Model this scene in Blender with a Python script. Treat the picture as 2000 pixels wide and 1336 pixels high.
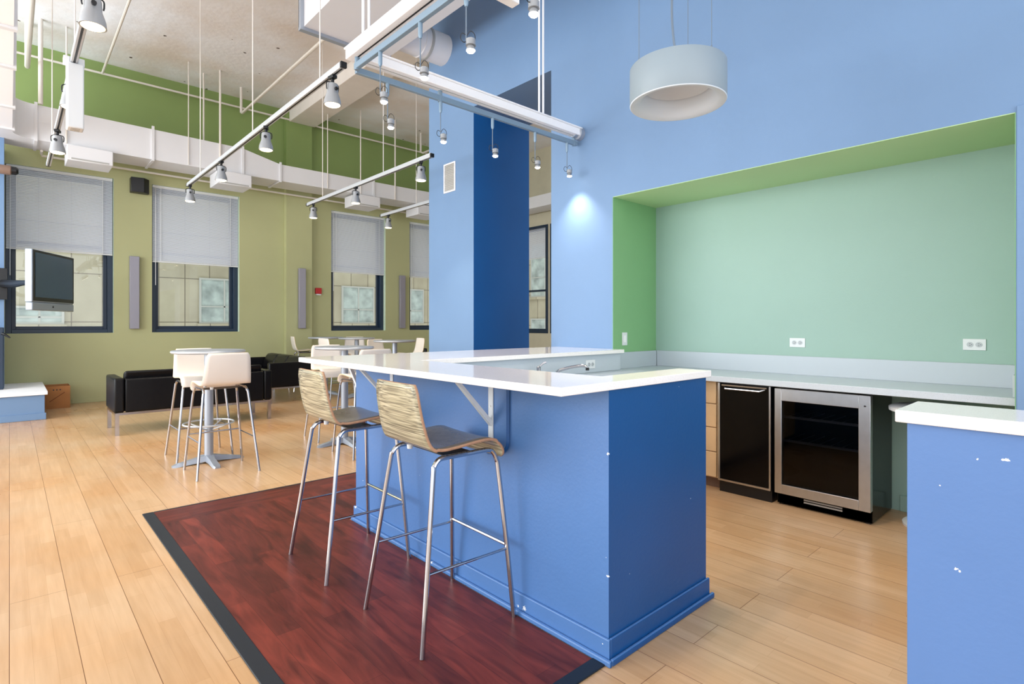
import bpy, bmesh, math, random
from mathutils import Vector, Matrix
random.seed(7)
for o in list(bpy.data.objects): bpy.data.objects.remove(o)
SC = bpy.context.scene
COL = SC.collection

# ------------------------------------------------------------------ camera
TH = 47.57
cd = bpy.data.cameras.new('camera'); cam = bpy.data.objects.new('camera', cd); COL.objects.link(cam)
cam.location = (0, 0, 1.30)
cam.rotation_euler = (math.radians(90), 0, math.radians(TH - 90))
cd.sensor_fit = 'HORIZONTAL'; cd.sensor_width = 36.0
cd.lens = 36.0 * 1074 / 2000
cd.shift_y = -(668 - 632) / 2000
cd.clip_start = 0.05; cd.clip_end = 200
SC.camera = cam
# ------------------------------------------------------------------ world / exposure
W = bpy.data.worlds.new('world'); SC.world = W; W.use_nodes = True
W.node_tree.nodes['Background'].inputs[0].default_value = (0.93, 0.965, 1.0, 1)
W.node_tree.nodes['Background'].inputs[1].default_value = 1.5
SC.view_settings.view_transform = 'Standard'; SC.view_settings.look = 'None'
SC.view_settings.gamma = 1.0; SC.view_settings.use_curve_mapping = False
SC.view_settings.exposure = 0.54
def area(name, loc, rot, sx, sy, e, col):
    l = bpy.data.lights.new(name, 'AREA'); l.shape = 'RECTANGLE'; l.size = sx; l.size_y = sy
    l.energy = e; l.color = col
    o = bpy.data.objects.new(name, l); COL.objects.link(o); o.location = loc; o.rotation_euler = rot
    return o
# added daylight fill, out of view, tilted up to brighten ceiling and far room
area('daylight_side_fill', (-5.2, 8.0, 2.5), (0, math.radians(-105), 0), 3.2, 9.0, 500, (0.95, 0.975, 1.0))
# added fill behind the camera for floor, niche and window wall; no windows built
area('daylight_back_fill', (3.5, -4.6, 2.4), (math.radians(102), 0, 0), 9.0, 3.4, 130, (0.96, 0.98, 1.0))

# ------------------------------------------------------------------ materials
def lin(c):
    return tuple(((v/255)/12.92 if v/255 <= 0.04045 else ((v/255+0.055)/1.055)**2.4) for v in c)
def mat(name, rgb, rough=0.6, metal=0.0, spec=0.5, noise=0.0, nscale=6.0, bump=0.0, bscale=60.0, coat=0.0):
    m = bpy.data.materials.new(name); m.use_nodes = True
    nt = m.node_tree; b = nt.nodes['Principled BSDF']
    c = lin(rgb)
    b.inputs['Base Color'].default_value = (*c, 1); b.inputs['Roughness'].default_value = rough
    b.inputs['Metallic'].default_value = metal; b.inputs['Specular IOR Level'].default_value = spec
    b.inputs['Coat Weight'].default_value = coat
    tc = None
    if noise or bump:
        tc = nt.nodes.new('ShaderNodeTexCoord')
    if noise:
        n = nt.nodes.new('ShaderNodeTexNoise'); n.inputs['Scale'].default_value = nscale; n.inputs['Detail'].default_value = 4
        nt.links.new(tc.outputs['Object'], n.inputs['Vector'])
        r = nt.nodes.new('ShaderNodeValToRGB')
        r.color_ramp.elements[0].position = 0.3; r.color_ramp.elements[1].position = 0.7
        r.color_ramp.elements[0].color = (*[v*(1-noise) for v in c], 1)
        r.color_ramp.elements[1].color = (*[min(1, v*(1+noise)) for v in c], 1)
        nt.links.new(n.outputs['Fac'], r.inputs['Fac']); nt.links.new(r.outputs['Color'], b.inputs['Base Color'])
    if bump:
        n2 = nt.nodes.new('ShaderNodeTexNoise'); n2.inputs['Scale'].default_value = bscale; n2.inputs['Detail'].default_value = 3
        nt.links.new(tc.outputs['Object'], n2.inputs['Vector'])
        bp = nt.nodes.new('ShaderNodeBump'); bp.inputs['Strength'].default_value = bump; bp.inputs['Distance'].default_value = 0.01
        nt.links.new(n2.outputs['Fac'], bp.inputs['Height']); nt.links.new(bp.outputs['Normal'], b.inputs['Normal'])
    return m
class NT:
    """tiny helper to wire node trees"""
    def __init__(s, m): s.t = m.node_tree; s.b = s.t.nodes['Principled BSDF']
    def n(s, typ, **kw):
        nd = s.t.nodes.new(typ)
        for k, v in kw.items(): setattr(nd, k, v)
        return nd
    def l(s, a, b): s.t.links.new(a, b)
    def val(s, nd, i, v): nd.inputs[i].default_value = v
def chips(m, pts, col=(235, 238, 240)):
    """chipped paint: white spots at given object-space points (x,y,z,radius)"""
    h = NT(m); src = None
    bc = h.b.inputs['Base Color']
    if bc.is_linked: src = bc.links[0].from_socket
    tc = h.n('ShaderNodeTexCoord'); nz = h.n('ShaderNodeTexNoise'); h.val(nz, 'Scale', 170.0); h.l(tc.outputs['Object'], nz.inputs['Vector'])
    acc = None
    for (x, y, z, r) in pts:
        d = h.n('ShaderNodeVectorMath', operation='DISTANCE'); h.l(tc.outputs['Object'], d.inputs[0]); d.inputs[1].default_value = (x, y, z)
        a = h.n('ShaderNodeMath', operation='MULTIPLY_ADD'); h.l(nz.outputs['Fac'], a.inputs[0]); a.inputs[1].default_value = -r*2.6
        h.l(d.outputs['Value'], a.inputs[2])
        lt = h.n('ShaderNodeMath', operation='LESS_THAN'); h.l(a.outputs[0], lt.inputs[0]); lt.inputs[1].default_value = -r*0.55
        if acc is None: acc = lt.outputs[0]
        else:
            mx = h.n('ShaderNodeMath', operation='MAXIMUM'); h.l(acc, mx.inputs[0]); h.l(lt.outputs[0], mx.inputs[1]); acc = mx.outputs[0]
    mix = h.n('ShaderNodeMix', data_type='RGBA'); h.l(acc, mix.inputs['Factor'])
    if src: h.l(src, mix.inputs[6])
    else: mix.inputs[6].default_value = bc.default_value
    mix.inputs[7].default_value = (*lin(col), 1)
    h.l(mix.outputs[2], bc)

def wood_floor(name):
    m = bpy.data.materials.new(name); m.use_nodes = True; h = NT(m)
    tc = h.n('ShaderNodeTexCoord'); sp = h.n('ShaderNodeSeparateXYZ'); h.l(tc.outputs['Object'], sp.inputs[0])
    cb = h.n('ShaderNodeCombineXYZ'); h.l(sp.outputs['Y'], cb.inputs['X']); h.l(sp.outputs['X'], cb.inputs['Y'])
    def brick(w, hh, mort, c1, c2, mc, off=0.37, bias=0.0):
        b = h.n('ShaderNodeTexBrick'); b.offset = off; b.offset_frequency = 2; b.squash = 1.0
        h.val(b, 'Scale', 1.0); h.val(b, 'Brick Width', w); h.val(b, 'Row Height', hh); h.val(b, 'Mortar Size', mort)
        h.val(b, 'Mortar Smooth', 0.3); h.val(b, 'Bias', bias)
        b.inputs['Color1'].default_value = (*lin(c1), 1); b.inputs['Color2'].default_value = (*lin(c2), 1); b.inputs['Mortar'].default_value = (*lin(mc), 1)
        h.l(cb.outputs[0], b.inputs['Vector']); return b
    b1 = brick(0.56, 0.0683, 0.0006, (213, 183, 149), (203, 171, 135), (190, 157, 121))
    b2 = brick(2.3, 0.205, 0.0014, (255, 255, 255), (246, 240, 232), (150, 124, 102), 0.5)
    mp = h.n('ShaderNodeMapping'); mp.inputs['Scale'].default_value = (1.6, 22, 1)
    h.l(cb.outputs[0], mp.inputs['Vector'])
    n = h.n('ShaderNodeTexNoise'); h.val(n, 'Scale', 2.0); h.val(n, 'Detail', 6.0); h.l(mp.outputs[0], n.inputs['Vector'])
    r = h.n('ShaderNodeValToRGB'); r.color_ramp.elements[0].position = .3; r.color_ramp.elements[1].position = .7
    r.color_ramp.elements[0].color = (.88, .85, .81, 1); r.color_ramp.elements[1].color = (1, 1, 1, 1); h.l(n.outputs['Fac'], r.inputs['Fac'])
    n3 = h.n('ShaderNodeTexNoise'); h.val(n3, 'Scale', 1.1); h.val(n3, 'Detail', 3.0); h.l(cb.outputs[0], n3.inputs['Vector'])
    r3 = h.n('ShaderNodeValToRGB'); r3.color_ramp.elements[0].position = .35; r3.color_ramp.elements[1].position = .65
    r3.color_ramp.elements[0].color = (1.0, .86, .70, 1); r3.color_ramp.elements[1].color = (1, 1, 1, 1); h.l(n3.outputs['Fac'], r3.inputs['Fac'])  # random tone patches, made more orange to carry the warm lamp light
    last = b1.outputs['Color']
    for s in (b2.outputs['Color'], r.outputs['Color'], r3.outputs['Color']):
        mx = h.n('ShaderNodeMix', data_type='RGBA', blend_type='MULTIPLY'); mx.inputs['Factor'].default_value = 1
        h.l(last, mx.inputs[6]); h.l(s, mx.inputs[7]); last = mx.outputs[2]
    h.l(last, h.b.inputs['Base Color'])
    rr = h.n('ShaderNodeMapRange'); rr.inputs['To Min'].default_value = .22; rr.inputs['To Max'].default_value = .36
    h.l(n3.outputs['Fac'], rr.inputs['Value']); h.l(rr.outputs[0], h.b.inputs['Roughness'])
    h.b.inputs['Specular IOR Level'].default_value = 0.5
    return m
def cherry(name, along='Y'):
    m = bpy.data.materials.new(name); m.use_nodes = True; h = NT(m)
    tc = h.n('ShaderNodeTexCoord'); sp = h.n('ShaderNodeSeparateXYZ'); h.l(tc.outputs['Object'], sp.inputs[0])
    cb = h.n('ShaderNodeCombineXYZ')
    a, b_ = ('Y', 'X') if along == 'Y' else ('X', 'Y')
    h.l(sp.outputs[a], cb.inputs['X']); h.l(sp.outputs[b_], cb.inputs['Y'])
    b = h.n('ShaderNodeTexBrick'); b.offset = 0.43
    h.val(b, 'Scale', 1.0); h.val(b, 'Brick Width', 0.91); h.val(b, 'Row Height', 0.102); h.val(b, 'Mortar Size', 0.0007); h.val(b, 'Mortar Smooth', 0.2)
    b.inputs['Color1'].default_value = (*lin((122, 56, 47)), 1); b.inputs['Color2'].default_value = (*lin((92, 42, 38)), 1); b.inputs['Mortar'].default_value = (*lin((60, 28, 26)), 1)
    h.l(cb.outputs[0], b.inputs['Vector'])
    mp = h.n('ShaderNodeMapping'); mp.inputs['Scale'].default_value = (1.5, 9, 1); h.l(cb.outputs[0], mp.inputs['Vector'])
    n = h.n('ShaderNodeTexNoise'); h.val(n, 'Scale', 1.8); h.val(n, 'Detail', 8.0); h.val(n, 'Distortion', 1.2); h.l(mp.outputs[0], n.inputs['Vector'])
    r = h.n('ShaderNodeValToRGB'); r.color_ramp.elements[0].position = .28; r.color_ramp.elements[1].position = .72
    r.color_ramp.elements[0].color = (.42, .34, .36, 1); r.color_ramp.elements[1].color = (1.25, 1.1, 1.0, 1); h.l(n.outputs['Fac'], r.inputs['Fac'])
    mx = h.n('ShaderNodeMix', data_type='RGBA', blend_type='MULTIPLY'); mx.inputs['Factor'].default_value = 1
    h.l(b.outputs['Color'], mx.inputs[6]); h.l(r.outputs['Color'], mx.inputs[7]); h.l(mx.outputs[2], h.b.inputs['Base Color'])
    h.b.inputs['Roughness'].default_value = .42; h.b.inputs['Specular IOR Level'].default_value = .25
    return m
def zebra(name):
    m = bpy.data.materials.new(name); m.use_nodes = True; h = NT(m)
    tc = h.n('ShaderNodeTexCoord'); mp = h.n('ShaderNodeMapping'); mp.inputs['Scale'].default_value = (190, 1.8, 190); h.l(tc.outputs['Object'], mp.inputs['Vector'])
    n = h.n('ShaderNodeTexNoise'); h.val(n, 'Scale', 1.0); h.val(n, 'Detail', 3.0); h.val(n, 'Distortion', .5); h.l(mp.outputs[0], n.inputs['Vector'])
    r = h.n('ShaderNodeValToRGB'); e = r.color_ramp.elements
    e[0].position = .33; e[0].color = (*lin((104, 98, 82)), 1); e[1].position = .68; e[1].color = (*lin((202, 194, 168)), 1)
    x = e.new(.44); x.color = (*lin((136, 130, 110)), 1); x = e.new(.54); x.color = (*lin((176, 168, 140)), 1)
    h.l(n.outputs['Fac'], r.inputs['Fac']); h.l(r.outputs['Color'], h.b.inputs['Base Color'])
    h.b.inputs['Roughness'].default_value = .24
    return m
def ceiling_mat(name):
    m = bpy.data.materials.new(name); m.use_nodes = True; h = NT(m)
    tc = h.n('ShaderNodeTexCoord')
    n = h.n('ShaderNodeTexNoise'); h.val(n, 'Scale', .9); h.val(n, 'Detail', 7.0); h.l(tc.outputs['Object'], n.inputs['Vector'])
    r = h.n('ShaderNodeValToRGB'); r.color_ramp.elements[0].position = .34; r.color_ramp.elements[1].position = .62
    r.color_ramp.elements[0].color = (*lin((230, 222, 216)), 1); r.color_ramp.elements[1].color = (*lin((243, 246, 252)), 1); h.l(n.outputs['Fac'], r.inputs['Fac'])
    v = h.n('ShaderNodeTexVoronoi'); h.val(v, 'Scale', 2.9); h.l(tc.outputs['Object'], v.inputs['Vector'])
    n2 = h.n('ShaderNodeTexNoise'); h.val(n2, 'Scale', 24.0); h.l(tc.outputs['Object'], n2.inputs['Vector'])
    ad = h.n('ShaderNodeMath', operation='MULTIPLY_ADD'); h.l(n2.outputs['Fac'], ad.inputs[0]); ad.inputs[1].default_value = .12; h.l(v.outputs['Distance'], ad.inputs[2])
    lt = h.n('ShaderNodeMath', operation='LESS_THAN'); h.l(ad.outputs[0], lt.inputs[0]); lt.inputs[1].default_value = .126
    mx = h.n('ShaderNodeMix', data_type='RGBA'); h.l(lt.outputs[0], mx.inputs['Factor']); h.l(r.outputs['Color'], mx.inputs[6])
    mx.inputs[7].default_value = (*lin((96, 84, 78)), 1)
    h.l(mx.outputs[2], h.b.inputs['Base Color']); h.b.inputs['Roughness'].default_value = .85
    n3 = h.n('ShaderNodeTexNoise'); h.val(n3, 'Scale', 14.0); h.val(n3, 'Detail', 5.0); h.l(tc.outputs['Object'], n3.inputs['Vector'])
    bp = h.n('ShaderNodeBump'); bp.inputs['Strength'].default_value = .25; bp.inputs['Distance'].default_value = .02
    h.l(n3.outputs['Fac'], bp.inputs['Height']); h.l(bp.outputs['Normal'], h.b.inputs['Normal'])
    return m
def quartz(name, rgb, rough):
    m = bpy.data.materials.new(name); m.use_nodes = True; h = NT(m)
    tc = h.n('ShaderNodeTexCoord'); n = h.n('ShaderNodeTexNoise'); h.val(n, 'Scale', 420.0); h.val(n, 'Detail', 2.0); h.l(tc.outputs['Object'], n.inputs['Vector'])
    c = lin(rgb)
    r = h.n('ShaderNodeValToRGB'); r.color_ramp.elements[0].position = .32; r.color_ramp.elements[1].position = .46
    r.color_ramp.elements[0].color = (*[v*.78 for v in c], 1); r.color_ramp.elements[1].color = (*c, 1)
    h.l(n.outputs['Fac'], r.inputs['Fac']); h.l(r.outputs['Color'], h.b.inputs['Base Color'])
    h.b.inputs['Roughness'].default_value = rough; h.b.inputs['Specular IOR Level'].default_value = .5
    return m
def glass(name, tint, gloss=0.08, rough=0.0):
    m = bpy.data.materials.new(name); m.use_nodes = True; t = m.node_tree
    t.nodes.remove(t.nodes['Principled BSDF']); out = t.nodes['Material Output']
    a = t.nodes.new('ShaderNodeBsdfTransparent'); a.inputs[0].default_value = (*tint, 1)
    g = t.nodes.new('ShaderNodeBsdfGlossy'); g.inputs['Roughness'].default_value = rough
    f = t.nodes.new('ShaderNodeLayerWeight'); pw = t.nodes.new('ShaderNodeMath'); pw.operation = 'POWER'; pw.inputs[1].default_value = 5
    ma = t.nodes.new('ShaderNodeMath'); ma.operation = 'MULTIPLY_ADD'; ma.inputs[1].default_value = .5; ma.inputs[2].default_value = gloss*.3
    t.links.new(f.outputs['Facing'], pw.inputs[0]); t.links.new(pw.outputs[0], ma.inputs[0])
    mx = t.nodes.new('ShaderNodeMixShader')
    t.links.new(ma.outputs[0], mx.inputs[0]); t.links.new(a.outputs[0], mx.inputs[1]); t.links.new(g.outputs[0], mx.inputs[2])
    t.links.new(mx.outputs[0], out.inputs['Surface'])
    return m
def emit(name, rgb, s):
    m = bpy.data.materials.new(name); m.use_nodes = True; b = m.node_tree.nodes['Principled BSDF']
    b.inputs['Emission Color'].default_value = (*rgb, 1); b.inputs['Emission Strength'].default_value = s
    b.inputs['Base Color'].default_value = (.9, .88, .82, 1)
    return m
def blind_mat(name):
    m = bpy.data.materials.new(name); m.use_nodes = True; h = NT(m)
    h.b.inputs['Base Color'].default_value = (*lin((224, 228, 236)), 1); h.b.inputs['Roughness'].default_value = .5
    tl = h.n('ShaderNodeBsdfTranslucent'); tl.inputs[0].default_value = (*lin((206, 212, 226)), 1)
    mx = h.n('ShaderNodeMixShader'); mx.inputs[0].default_value = .10
    out = h.t.nodes['Material Output']
    h.l(h.b.outputs[0], mx.inputs[1]); h.l(tl.outputs[0], mx.inputs[2]); h.l(mx.outputs[0], out.inputs['Surface'])
    return m
def facade_mat(name, axis):
    m = bpy.data.materials.new(name); m.use_nodes = True; h = NT(m)
    tc = h.n('ShaderNodeTexCoord'); sp = h.n('ShaderNodeSeparateXYZ'); h.l(tc.outputs['Object'], sp.inputs[0])
    cb = h.n('ShaderNodeCombineXYZ'); h.l(sp.outputs[axis], cb.inputs['X']); h.l(sp.outputs['Z'], cb.inputs['Y'])
    b = h.n('ShaderNodeTexBrick'); b.offset = 0.0
    h.val(b, 'Scale', 1.0); h.val(b, 'Brick Width', 0.62); h.val(b, 'Row Height', 1.22); h.val(b, 'Mortar Size', 0.012); h.val(b, 'Mortar Smooth', .1)
    b.inputs['Color1'].default_value = (*lin((176, 168, 148)), 1); b.inputs['Color2'].default_value = (*lin((168, 160, 140)), 1); b.inputs['Mortar'].default_value = (*lin((112, 102, 88)), 1)
    h.l(cb.outputs[0], b.inputs['Vector'])
    n = h.n('ShaderNodeTexNoise'); h.val(n, 'Scale', 1.2); h.val(n, 'Detail', 6.0); h.l(tc.outputs['Object'], n.inputs['Vector'])
    r = h.n('ShaderNodeValToRGB'); r.color_ramp.elements[0].color = (.8, .79, .77, 1); r.color_ramp.elements[1].color = (1, 1, 1, 1); r.color_ramp.elements[0].position = .35; r.color_ramp.elements[1].position = .65
    h.l(n.outputs['Fac'], r.inputs['Fac'])
    mx = h.n('ShaderNodeMix', data_type='RGBA', blend_type='MULTIPLY'); mx.inputs['Factor'].default_value = 1
    h.l(b.outputs['Color'], mx.inputs[6]); h.l(r.outputs['Color'], mx.inputs[7]); h.l(mx.outputs[2], h.b.inputs['Base Color'])
    h.b.inputs['Roughness'].default_value = .8
    return m

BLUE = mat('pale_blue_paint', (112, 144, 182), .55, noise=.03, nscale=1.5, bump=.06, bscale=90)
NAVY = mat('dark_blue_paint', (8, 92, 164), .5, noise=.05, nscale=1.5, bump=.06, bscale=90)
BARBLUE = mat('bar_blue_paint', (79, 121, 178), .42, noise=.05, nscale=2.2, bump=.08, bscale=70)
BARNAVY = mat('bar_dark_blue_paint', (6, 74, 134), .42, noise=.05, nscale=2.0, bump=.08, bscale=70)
PANELBLUE = mat('side_panel_blue_paint', (90, 127, 183), .42, noise=.04, nscale=2.2, bump=.05, bscale=60)
MINT = mat('mint_paint', (152, 182, 171), .6, noise=.03, nscale=1.2, bump=.06, bscale=90)
GREENTOP = mat('light_leaf_green_paint', (190, 222, 166), .6, noise=.03, nscale=1.2)
GREEN = mat('leaf_green_paint', (128, 178, 126), .6, noise=.03, nscale=1.2, bump=.06, bscale=90)
OLIVE = mat('olive_green_paint', (180, 182, 136), .6, noise=.05, nscale=.8, bump=.05, bscale=60)
OLIVETOP = mat('moss_green_paint', (134, 156, 92), .6, noise=.06, nscale=.8, bump=.05, bscale=60)
BEIGE = mat('beige_paint', (200, 194, 170), .6, noise=.03)
REVEAL = mat('pale_green_paint', (206, 224, 200), .6)
WHITE = mat('white_paint', (248, 248, 250), .5)
DUCTM = mat('white_painted_metal', (224, 225, 228), .5, noise=.02, nscale=2)
PIPEM = mat('cream_painted_pipe', (226, 220, 212), .5)
FLOOR = wood_floor('maple_strip_floor')
CHERRY = cherry('cherry_plank_floor', 'Y'); CHERRYX = cherry('cherry_plank_border', 'X')
RUBBER = mat('black_edge_strip', (16, 26, 38), .5)
CEIL = ceiling_mat('painted_concrete')
BEAMM = mat('painted_plaster_beam', (232, 226, 220), .7, noise=.03)
QUARTZ = quartz('white_quartz', (250, 247, 244), .09)
QUARTZG = quartz('pale_grey_laminate', (192, 202, 210), .3)
SPLASH = mat('pale_splash', (184, 194, 202), .35)
ZEBRA = zebra('zebra_veneer'); SEATD = mat('dark_veneer_seat', (108, 101, 92), .22, noise=.1, nscale=40)
PLY = mat('plywood_edge', (176, 136, 106), .5, noise=.1, nscale=60)
CHROME = mat('chrome', (182, 182, 186), .16, metal=1.0)
STEEL = mat('brushed_steel', (196, 198, 200), .32, metal=1.0, noise=.04, nscale=20)
ALU = mat('grey_aluminium', (198, 203, 208), .35, metal=.25)
GREYM = mat('grey_metal_paint', (166, 174, 186), .4, metal=.5)
BLUEGREY = mat('blue_grey_bar', (128, 152, 172), .4, metal=.2)
WSHELL = mat('white_moulded_shell', (240, 232, 222), .38); WEDGE = mat('white_shell_edge', (226, 206, 176), .5)
LEATHER = mat('black_leather', (5, 5, 8), .32, spec=.25, noise=.2, nscale=30, bump=.15, bscale=120)
BLACK = mat('black_plastic', (14, 16, 20), .4)
BLACKG = mat('black_gloss', (5, 6, 8), .16, spec=.2)
WINFR = mat('navy_window_frame', (24, 44, 66), .4)
PANE = glass('window_glass', (.96, .98, .97))
SMOKE = glass('smoked_glass', (.42, .42, .44))
FROST = mat('exterior_window_glass', (160, 170, 168), .15, noise=.35, nscale=3)
BLIND = blind_mat('blind_slat')
SCREEN = mat('tv_screen', (52, 84, 112), .22)  # bluish reflection put into the screen's base colour
SILVER = mat('silver_plastic', (160, 174, 188), .35, metal=.2)
CARD = mat('cardboard', (172, 116, 66), .8, noise=.06, nscale=8); CARDIN = mat('cardboard_inside', (92, 44, 24), .9)
MAPLE = mat('maple_drawer', (222, 190, 148), .45, noise=.08, nscale=5)
GRILLE = mat('grey_grille', (172, 172, 168), .6)
SCONCE = mat('grey_sconce', (152, 150, 160), .4, metal=.3)
SOCKET = mat('socket_grey', (186, 192, 196), .5)
RED = mat('red_plastic', (186, 22, 24), .4)
IVORY = mat('ivory_plastic', (224, 228, 230), .6, spec=.3)
DRUMIN = mat('drum_inner_lit', (206, 216, 226), .6)  # lighter than the drum's outside, painting in its inner glow
SPOTM = mat('spot_grey_metal', (164, 168, 172), .36, metal=.35)
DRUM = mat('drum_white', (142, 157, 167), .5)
BROWN = mat('brown_metal', (128, 104, 90), .5)
BULBW = emit('warm_bulb', (1.0, .80, .48), 5.0)
BULBC = emit('halogen_bulb', (1.0, .93, .80), 14.0)
CORD = mat('grey_cord', (112, 128, 144), .5)
chips(BARNAVY, [(1.83, 1.305, .30, .0025), (2.30, 1.305, .5, .0025), (2.20, 1.305, 1.02, .003), (1.697, 1.305, .80, .004), (1.697, 1.305, .33, .004)])
chips(BARBLUE, [(1.695, 3.29, .28, .004), (1.682, 1.325, .07, .0035), (1.682, 3.37, .095, .014), (1.67, 2.46, .02, .009), (1.68, 1.76, .04, .012), (1.68, 1.80, .035, .007), (1.695, 1.310, .80, .006), (1.695, 1.309, .33, .006), (1.695, 1.318, .40, .002), (1.695, 2.62, .45, .002)])
chips(PANELBLUE, [(1.70, .165, .985, .0045), (1.70, .173, .984, .004), (1.70, .218, .978, .003), (1.70, .258, .703, .004), (1.70, .252, .700, .003), (1.70, .10, .6, .003), (1.70, .29, .9, .002)])

# ------------------------------------------------------------------ geometry helpers
class MB:
    def __init__(s): s.bm = bmesh.new()
    def box(s, x0, y0, z0, x1, y1, z1):
        x0, x1 = min(x0, x1), max(x0, x1); y0, y1 = min(y0, y1), max(y0, y1); z0, z1 = min(z0, z1), max(z0, z1)
        v = [s.bm.verts.new(p) for p in ((x0,y0,z0),(x1,y0,z0),(x1,y1,z0),(x0,y1,z0),(x0,y0,z1),(x1,y0,z1),(x1,y1,z1),(x0,y1,z1))]
        for f in ((3,2,1,0),(4,5,6,7),(0,1,5,4),(1,2,6,5),(2,3,7,6),(3,0,4,7)): s.bm.faces.new([v[i] for i in f])
        return s
    def prism(s, poly, z0, z1):
        """polygon in xy (counter-clockwise) extruded in z"""
        a = [s.bm.verts.new((x, y, z0)) for x, y in poly]; b = [s.bm.verts.new((x, y, z1)) for x, y in poly]
        s.bm.faces.new(list(reversed(a))); s.bm.faces.new(b); n = len(poly)
        for i in range(n): s.bm.faces.new((a[i], a[(i+1) % n], b[(i+1) % n], b[i]))
        return s
    def hexa(s, a, b):
        """loft between two 4-point rings"""
        va = [s.bm.verts.new(p) for p in a]; vb = [s.bm.verts.new(p) for p in b]; n = len(a)
        s.bm.faces.new(list(reversed(va))); s.bm.faces.new(vb)
        for i in range(n): s.bm.faces.new((va[i], va[(i+1) % n], vb[(i+1) % n], vb[i]))
        return s
    def loft(s, rings, closed=True):
        vs = [[s.bm.verts.new(p) for p in r] for r in rings]; n = len(rings[0])
        for k in range(len(vs)-1):
            for i in range(n): s.bm.faces.new((vs[k][i], vs[k][(i+1) % n], vs[k+1][(i+1) % n], vs[k+1][i]))
        if closed: s.bm.faces.new(list(reversed(vs[0]))); s.bm.faces.new(vs[-1])
        return s
    def tube(s, path, r, seg=10, caps=True):
        P = [Vector(p) for p in path]; R = r if isinstance(r, (list, tuple)) else [r]*len(P)
        up = None; rings = []
        for i, p in enumerate(P):
            d = (P[min(i+1, len(P)-1)] - P[max(i-1, 0)]).normalized()
            if up is None: up = Vector((0, 0, 1)) if abs(d.z) < .9 else Vector((1, 0, 0))
            u = (up - d*up.dot(d)); u = u.normalized() if u.length > 1e-6 else d.orthogonal().normalized(); up = u; w = d.cross(u)
            rings.append([tuple(p + (u*math.cos(2*math.pi*k/seg) + w*math.sin(2*math.pi*k/seg))*R[i]) for k in range(seg)])
        return s.loft(rings, caps)
    def lathe(s, prof, c=(0, 0, 0), seg=24, axis='Z', cap=(True, True)):
        rings = []
        for r, h in prof:
            ring = []
            for k in range(seg):
                a = 2*math.pi*k/seg; x, y = r*math.cos(a), r*math.sin(a)
                ring.append({'Z': (c[0]+x, c[1]+y, c[2]+h), 'X': (c[0]+h, c[1]+x, c[2]+y), 'Y': (c[0]+y, c[1]+h, c[2]+x)}[axis])
            rings.append(ring)
        vs = [[s.bm.verts.new(p) for p in r] for r in rings]
        for k in range(len(vs)-1):
            for i in range(seg): s.bm.faces.new((vs[k][i], vs[k][(i+1) % seg], vs[k+1][(i+1) % seg], vs[k+1][i]))
        if cap[0]: s.bm.faces.new(list(reversed(vs[0])))
        if cap[1]: s.bm.faces.new(vs[-1])
        return s
def bez(pts, n=8):
    """Catmull-Rom through pts"""
    P = [Vector(p) for p in pts]; P = [P[0]*2-P[1]] + P + [P[-1]*2-P[-2]]; out = []
    for i in range(1, len(P)-2):
        for k in range(n):
            t = k/n; a, b, c, d = P[i-1], P[i], P[i+1], P[i+2]
            out.append(tuple(.5*((2*b)+(c-a)*t+(2*a-5*b+4*c-d)*t*t+(3*b-a-3*c+d)*t**3)))
    out.append(tuple(P[-2])); return out
def build(name, mb, mats, parent=None, loc=None, smooth=True, bevel=0.0, ang=35, byn=None, bseg=2):
    bmesh.ops.recalc_face_normals(mb.bm, faces=mb.bm.faces)
    me = bpy.data.meshes.new(name); mb.bm.to_mesh(me); mb.bm.free()
    if not isinstance(mats, (list, tuple)): mats = [mats]
    for m in mats: me.materials.append(m)
    if byn:
        for p in me.polygons: p.material_index = byn(p.normal, p.center)
    if smooth:
        me.polygons.foreach_set('use_smooth', [True]*len(me.polygons)); me.set_sharp_from_angle(angle=math.radians(ang))
    o = bpy.data.objects.new(name, me); COL.objects.link(o)
    if parent: o.parent = parent
    if loc: o.location = loc
    if bevel:
        b = o.modifiers.new('bevel', 'BEVEL'); b.width = bevel; b.segments = bseg; b.limit_method = 'ANGLE'; b.angle_limit = math.radians(40); b.harden_normals = False
    return o
def tag(o, label, cat, group=None, kind=None):
    if label: o['label'] = label
    if cat: o['category'] = cat
    if group: o['group'] = group
    if kind: o['kind'] = kind
    return o
def thing(name, label, cat, loc=(0, 0, 0), rz=0.0, group=None):
    o = bpy.data.objects.new(name, None); COL.objects.link(o); o.location = loc; o.rotation_euler = (0, 0, math.radians(rz)); o.empty_display_size = .1
    return tag(o, label, cat, group)
def struct(name, mb, mats, label, cat, bevel=0.0, byn=None, smooth=False):
    o = build(name, mb, mats, smooth=smooth, bevel=bevel, byn=byn); return tag(o, label, cat, kind='structure')
def kids(o): return [c for c in COL.objects if c.parent == o]
def dup(o, label, loc, rz=0.0):
    r = o.copy(); COL.objects.link(r); r.location = loc; r.rotation_euler = (0, 0, math.radians(rz)); r['label'] = label
    for c in kids(o):
        d = c.copy(); COL.objects.link(d); d.parent = r
        for g in kids(c):
            e = g.copy(); COL.objects.link(e); e.parent = d
    return r

# ================================================================== SETTING
CZ = 5.66; WY = 11.40; XW = 3.90; XN = 4.57; XC = 4.78; XE = 9.80
struct('floor', MB().box(-6, -5, -.1, XE+.3, WY+.3, 0), FLOOR, 'blond maple strip floor with long dark seams', 'floor')
struct('ceiling', MB().box(-6, -5, CZ, XE+.3, WY+.3, CZ+.2), CEIL, 'rough off-white painted concrete ceiling with dark specks', 'ceiling')
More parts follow.
